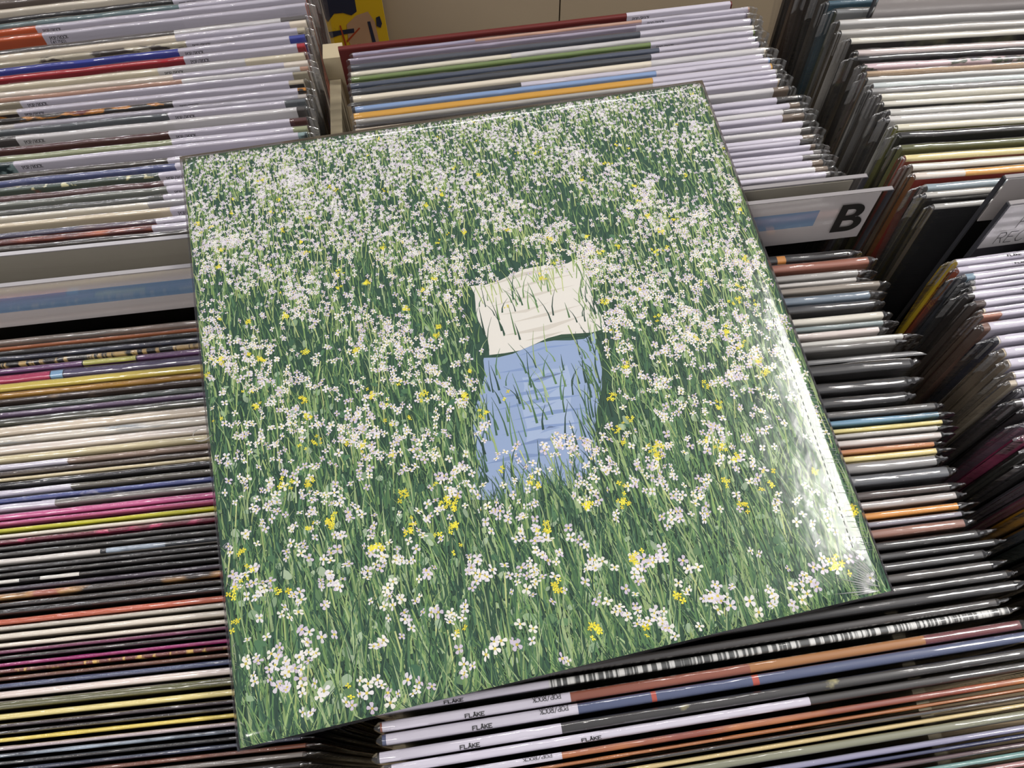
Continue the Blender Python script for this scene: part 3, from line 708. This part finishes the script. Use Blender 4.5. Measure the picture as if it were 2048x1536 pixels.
# --- printed meadow: flat ink shapes on the sleeve face
rp = random.Random(21)
V = []; FC = []; CC = []
def ink(pts, z, col):
    k = len(V)
    for x, y in pts: V.append((max(-hs, min(hs, x)), max(-hs, min(hs, y)), z))
    FC.append(tuple(range(k, k + len(pts)))); CC.append(col)
def mixc(a, b, t): return tuple(a[i] * (1 - t) + b[i] * t for i in range(3))
def var(h, d):
    c = lin(h); k = 1 + rp.uniform(-d, d); return (c[0] * k, c[1] * k, c[2] * k)
def depth(t): return 1.0 - 0.73 * max(0, t) ** 0.8     # drawing scale from the bottom (1) to the top (0.3)
def lz(t, extra=0.0): return TH + 0.00005 + 0.00040 * (1 - t) + rp.uniform(0, 0.00003) + extra
inside = lambda x, y, m=0.0005: -hs + m < x < hs - m and -hs + m < y < hs - m
ink([(-hs, -hs), (hs, -hs), (hs, hs), (-hs, hs)], TH + 0.00002, lin('#2a4a3a')[:3])
GREENS = ['#3a5c40', '#446842', '#567a4c', '#6f9056', '#2c4c38', '#234032', '#8aa268', '#4c7050', '#98ac7c', '#2a4a3a']
CLUST = [(rp.uniform(-hs, hs), rp.uniform(-hs, hs), rp.uniform(0.7, 1.4)) for _ in range(70)]
def dens(x, y, t):
    s = 0.55 + 0.45 * math.sin(x * 47 + 9 * t + 1.3) * math.sin(y * 60 + 5 * x * 8 + 0.7)
    for cx, cy, w in CLUST:
        q = ((x - cx) ** 2 + ((y - cy) * 1.3) ** 2) / (0.016 * depth(t)) ** 2
        if q < 1: s += w * (1 - q)
    return s
# grass
def blade(x, y, l, w, lean, z, col):
    n = 3; pts_l = []; pts_r = []
    for i in range(n + 1):
        f = i / n; cx = x + lean * f * f; cy = y + l * f; ww = w * (1 - f) * 0.5 + 0.00006
        pts_l.append((cx - ww, cy)); pts_r.append((cx + ww, cy))
    ink(pts_l + pts_r[::-1], z, col)
def onc2(x, y): return -0.022 < x - 0.10 * min(0, y) * 1.6 - 0.0 and x - 0.16 * min(0, y) < 0.056 and -0.074 < y < 0.050
for i in range(17000):
    t = rp.uniform(-0.10, 1.0); y = -hs + S_ * t; x = rp.uniform(-hs, hs); s = depth(max(0, t))
    if onc2(x, y) and rp.random() > 0.12: continue
    l = min(rp.uniform(0.010, 0.034) * s, hs - y - 0.0003)
    if l < 0.001: continue
    blade(x, y, l, rp.uniform(0.0009, 0.0019) * s, rp.uniform(-0.010, 0.010) * s, lz(t), var(rp.choice(GREENS), 0.2))
# leaves
for i in range(1900):
    t = rp.random(); y = -hs + S_ * t; x = rp.uniform(-hs, hs); s = depth(t); r_ = rp.uniform(0.0014, 0.0044) * s
    if not inside(x, y, 0.005 * s) or onc2(x, y): continue
    a0 = rp.uniform(0, 6.28); el = rp.uniform(0.4, 0.8); col = var(rp.choice(['#5f8058', '#869f7c', '#4c7250', '#93a88a', '#3c6248', '#a0b294']), 0.15); z = lz(t, 0.00001)
    pts = []
    for j in range(9):
        a = j * 2 * math.pi / 9; px_, py_ = r_ * math.cos(a) * (1 + 0.25 * math.cos(a)), r_ * el * math.sin(a)
        pts.append((x + px_ * math.cos(a0) - py_ * math.sin(a0), y + px_ * math.sin(a0) + py_ * math.cos(a0)))
    ink(pts, z, col)
# two folded cloths lying in the grass (white above pale blue)
def cloth(corners, col, t, folds, dark):
    z0 = TH + 0.00005 + 0.00040 * (1 - t)
    n = 8; pts = []
    for i in range(4):
        (x0, y0), (x1, y1) = corners[i], corners[(i + 1) % 4]
        for j in range(n):
            f = j / n; b = 0.0016 * math.sin(f * 9 + i * 2)
            pts.append((x0 + (x1 - x0) * f + b * (y1 - y0) / 0.06, y0 + (y1 - y0) * f - b * (x1 - x0) / 0.06))
    cx = sum(c[0] for c in corners) / 4; cy = sum(c[1] for c in corners) / 4
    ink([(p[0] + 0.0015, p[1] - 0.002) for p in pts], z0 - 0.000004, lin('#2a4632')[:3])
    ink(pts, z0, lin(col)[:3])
    for k in range(folds):
        f = (k + 0.5) / folds
        a = (corners[0][0] + (corners[3][0] - corners[0][0]) * f, corners[0][1] + (corners[3][1] - corners[0][1]) * f)
        b = (corners[1][0] + (corners[2][0] - corners[1][0]) * f, corners[1][1] + (corners[2][1] - corners[1][1]) * f)
        q0, q1 = rp.uniform(0.04, 0.35), rp.uniform(0.6, 0.96); w = rp.uniform(0.0006, 0.0016)
        A = (a[0] + (b[0] - a[0]) * q0, a[1] + (b[1] - a[1]) * q0); B = (a[0] + (b[0] - a[0]) * q1, a[1] + (b[1] - a[1]) * q1)
        mid = ((A[0] + B[0]) / 2, (A[1] + B[1]) / 2 + rp.uniform(-0.002, 0.002))
        ink([A, (mid[0], mid[1] - w), B, (mid[0], mid[1] + w)], z0 + 0.000004 + k * 1e-6, var(dark, 0.08))
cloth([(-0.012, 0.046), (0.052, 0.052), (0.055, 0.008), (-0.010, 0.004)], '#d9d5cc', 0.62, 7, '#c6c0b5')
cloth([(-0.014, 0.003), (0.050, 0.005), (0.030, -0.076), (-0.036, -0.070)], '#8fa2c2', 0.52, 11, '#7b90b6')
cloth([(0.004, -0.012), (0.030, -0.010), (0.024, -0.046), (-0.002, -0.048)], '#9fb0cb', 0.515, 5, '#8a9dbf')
# grass growing over the cloth edges
for i in range(300):
    a = rp.random()
    side = rp.choice([0, 1, 2])
    if side == 0: x, y = -0.016 - 0.016 * a + rp.uniform(-.004, .006), 0.045 - 0.105 * a
    elif side == 1: x, y = 0.056 - 0.020 * a + rp.uniform(-.008, .003), 0.045 - 0.105 * a
    else: x, y = -0.034 + 0.07 * a, -0.070 + rp.uniform(-0.012, 0.006)
    t = (y + hs) / S_; s = depth(t)
    blade(x, y - 0.01, rp.uniform(0.010, 0.024) * s, rp.uniform(0.001, 0.0018) * s, rp.uniform(-0.008, 0.008) * s, TH + 0.00005 + 0.00040 * (1 - t) + 0.00006 + rp.uniform(0, 0.00002), var(rp.choice(GREENS), 0.2))
# flowers
def flower(x, y, r_, t, kind, extra=0.0):
    z = lz(t, 0.00006 + extra); a0 = rp.uniform(0, 6.28); sq = rp.uniform(0.45, 1.0); rot = rp.uniform(0, 3.14)
    if kind == 'w': col = var(rp.choice(['#e6e2e4', '#dcd5de', '#cfc3d4', '#e8e5dd']), 0.05)
    else: col = var(rp.choice(['#ece038', '#f2e83e', '#e0d02c']), 0.08)
    cr, sr = math.cos(rot), math.sin(rot)
    for k in range(4):
        a = a0 + k * math.pi / 2 + rp.uniform(-0.2, 0.2); l = r_ * rp.uniform(0.85, 1.1); w = r_ * 0.36
        pts = []
        for (f, g) in ((0.08, 0.18), (0.55, 0.8), (0.85, 1.0), (1.05, 0.55), (1.05, -0.55), (0.85, -1.0), (0.55, -0.8), (0.08, -0.18)):
            px_, py_ = math.cos(a) * l * f - math.sin(a) * w * g, math.sin(a) * l * f + math.cos(a) * w * g
            py_, px_ = (px_ * sr + py_ * cr) * 1.0, (px_ * cr - py_ * sr) * sq
            pts.append((x + px_ * cr + py_ * sr, y - px_ * sr + py_ * cr))
        ink(pts, z + k * 2e-7, mixc(col, lin('#8f9a86')[:3], rp.uniform(0, 0.12)))
    if kind == 'w' and r_ > 0.0012:
        c = r_ * 0.2
        ink([(x - c, y - c), (x + c, y - c), (x + c, y + c), (x - c, y + c)], z + 2e-6, var('#c8b850', 0.2))
def stem(x, y, s, t):
    l = rp.uniform(0.012, 0.030) * s; y0 = max(-hs + 0.0003, y - l); w = 0.00035 * s + 0.00008; dx = rp.uniform(-0.006, 0.006) * s
    ink([(x + dx - w, y0), (x + dx + w, y0), (x + w, y), (x - w, y)], lz(t, 0.00003), var(rp.choice(['#86a05c', '#9cae6c', '#728f52', '#b2bc7c']), 0.15))
oncloth = lambda x, y: -0.018 < x < 0.052 and -0.045 < y < 0.046
NS = 24
for k_ in range(NS):
    tm = (k_ + 0.5) / NS; sm_ = depth(tm); cover = 0.16 + 0.28 * tm ** 1.6
    want = int(cover * S_ * S_ / NS / (math.pi * (0.0027 * sm_) ** 2 * 0.52)); done = 0; tries = 0
    while done < want and tries < want * 30:
        tries += 1
        t = (k_ + rp.random()) / NS; x = rp.uniform(-hs, hs); y = -hs + S_ * t; s = depth(t)
        if rp.random() > dens(x, y, t) * 0.55: continue
        if oncloth(x, y) and rp.random() > 0.004: continue
        n = rp.choice([1, 2, 3, 4, 6]) if t < 0.62 else rp.choice([1, 1, 2, 3])
        if rp.random() < 0.8: stem(x, y, s, t)
        for q in range(n):
            sp = 0.0042 * s * math.sqrt(n)
            fx, fy = x + rp.gauss(0, sp * 0.6), y + rp.gauss(0, sp * 0.5); r_ = rp.uniform(0.0021, 0.0034) * s
            if not inside(fx, fy, r_ * 1.15): continue
            if oncloth(fx, fy) and rp.random() > 0.03: continue
            flower(fx, fy, r_, t, 'w'); done += 1
for i in range(190):
    t = rp.random() ** 0.8; x = rp.uniform(-hs, hs); y = -hs + S_ * t; s = depth(t)
    if oncloth(x, y) and rp.random() > 0.15: continue
    for q in range(rp.choice([2, 4, 6, 8])):
        fx, fy = x + rp.gauss(0, 0.0022 * s), y + rp.gauss(0, 0.0019 * s); r_ = rp.uniform(0.0013, 0.0021) * s
        if inside(fx, fy, r_ * 1.2): flower(fx, fy, r_, t, 'y', 0.00003)
pm = bpy.data.meshes.new('cover_print'); pm.from_pydata(V, [], FC)
at_ = pm.color_attributes.new('ink_colour', 'FLOAT_COLOR', 'CORNER')
buf = np.ones((len(pm.loops), 4), dtype=np.float32); k = 0
for f, c in zip(FC, CC):
    buf[k:k + len(f), :3] = c; k += len(f)
at_.data.foreach_set('color', buf.ravel())
mi_ = bpy.data.materials.new('meadow_print'); nt, b = nodes_of(mi_)
an = nt.nodes.new('ShaderNodeAttribute'); an.attribute_name = 'ink_colour'
nt.links.new(an.outputs['Color'], b.inputs['Base Color']); b.inputs['Roughness'].default_value = 0.6; b.inputs['Specular IOR Level'].default_value = 0.2
pm.materials.append(mi_); pm.update()
po = link('cover_print', pm, lp); po['kind'] = 'stuff'

# --- shrink wrap: a film just above the print, folded over the edges
N = 44; wv = []; wf = []
rw = random.Random(5)
for j in range(N + 1):
    for i in range(N + 1):
        x = -hs - 0.0012 + (S_ + 0.0024) * i / N; y = -hs - 0.0012 + (S_ + 0.0024) * j / N
        e = min(hs + 0.0012 - abs(x), hs + 0.0012 - abs(y))
        z = TH + 0.00095 - 0.0004 * max(0, 1 - e / 0.0016) ** 2
        z += 0.00005 * math.sin(x * 120 + y * 60) * min(1, e / 0.02)
        q = max(0.0, (x - (hs - 0.016)) / 0.016)
        z -= 0.00015 * q * q
        wv.append((x, y, z))
for j in range(N):
    for i in range(N):
        k = j * (N + 1) + i; wf.append((k, k + 1, k + N + 2, k + N + 1))
rim = [i for i in range(N + 1)] + [(j) * (N + 1) + N for j in range(1, N + 1)] + [N * (N + 1) + i for i in range(N - 1, -1, -1)] + [j * (N + 1) for j in range(N - 1, 0, -1)]
k0 = len(wv)
for r_ in rim: wv.append((wv[r_][0] * 1.0005, wv[r_][1] * 1.0005, -0.0004))
for a in range(len(rim)):
    b_ = (a + 1) % len(rim); wf.append((rim[b_], rim[a], k0 + a, k0 + b_))
link('shrink_wrap', mesh('shrink_wrap', wv, wf, [WRAP], None, [True] * len(wf)), lp)
# creases of the wrap: fine raised ridges radiating from the front corner and along the seam edge
CRM = film('wrap_crease', 0.2, 0.1, (60, 60, 60), 5.0, 1.6, haze=0.45)
cr = MB()
def ridge(x0, y0, x1, y1, w=0.0005, h=0.0005, z=None):
    z = TH + 0.0010 if z is None else z
    dx, dy = x1 - x0, y1 - y0; l = math.hypot(dx, dy); nx, ny = -dy / l * w / 2, dx / l * w / 2
    a = [(x0, y0, z), (x0 + dx * .3 + nx, y0 + dy * .3 + ny, z), (x1, y1, z), (x0 + dx * .3 - nx, y0 + dy * .3 - ny, z)]
    top = (x0 + dx * .4, y0 + dy * .4, z + h)
    for i in range(4): cr.poly([a[i], a[(i + 1) % 4], top][::-1])
for i in range(15):
    a = math.radians(118 + i * 4.2); r0, r1 = rw.uniform(0.004, 0.010), rw.uniform(0.018, 0.032)
    cx, cy = hs - 0.001, -hs + 0.001
    ridge(cx + r0 * math.cos(a), cy + r0 * math.sin(a), cx + r1 * math.cos(a), cy + r1 * math.sin(a), 0.0010, 0.0006)
for i in range(46):
    y = -hs + 0.02 + i * 0.0021 + rw.uniform(-0.0006, 0.0006); l = rw.uniform(0.003, 0.010) * (1.25 - i / 60)
    ridge(hs - 0.0008, y, hs - 0.0008 - l, y + l * rw.uniform(0.1, 0.45), 0.0004, 0.0004)
for i in range(9):
    a = rw.uniform(3.4, 4.6); x, y = hs - 0.004 - rw.uniform(0, 0.012), hs - 0.003 - rw.uniform(0, 0.014)
    ridge(x, y, x + 0.009 * math.cos(a), y + 0.009 * math.sin(a), 0.0006)
for i in range(40):
    x = -hs + 0.0012; y = rw.uniform(-hs, hs - 0.01); ridge(x, y, x + rw.uniform(0.0008, 0.003), y + rw.uniform(-0.003, 0.003), 0.0004)
cr.build('wrap_crease', CRM, lp)['kind'] = 'stuff'
# the perforated seam down one side
sm = MB()
for i in range(60):
    y = -hs + 0.02 + i * 0.0038; x = hs - 0.0115 + 0.002 * math.sin(i * 0.05)
    sm.box((x - 0.00018, y, TH + 0.0006), (x + 0.00018, y + 0.0022, TH + 0.0010))
sm.build('wrap_seam', paper('#3d4a3c', 0.4, 0.05, 'seam'), lp)['kind'] = 'stuff'
# a torn curl of film on the other side
cu = MB()
pts = [(-hs - 0.0012 - 0.006 * math.sin(a), -0.012 + 0.005 * math.cos(a * 1.1) + 0.0012 * a, TH + 0.0004 + 0.002 * math.sin(a)) for a in [i * 0.3 for i in range(13)]]
for p, q in zip(pts[:-1], pts[1:]):
    cu.poly([p, q, (q[0] + 0.0002, q[1] + 0.0003, q[2] + 0.0012), (p[0] + 0.0002, p[1] + 0.0003, p[2] + 0.0012)])
cu.build('wrap_curl', paper('#d9d4cc', 0.3, 0.03, 'film_curl'), lp)
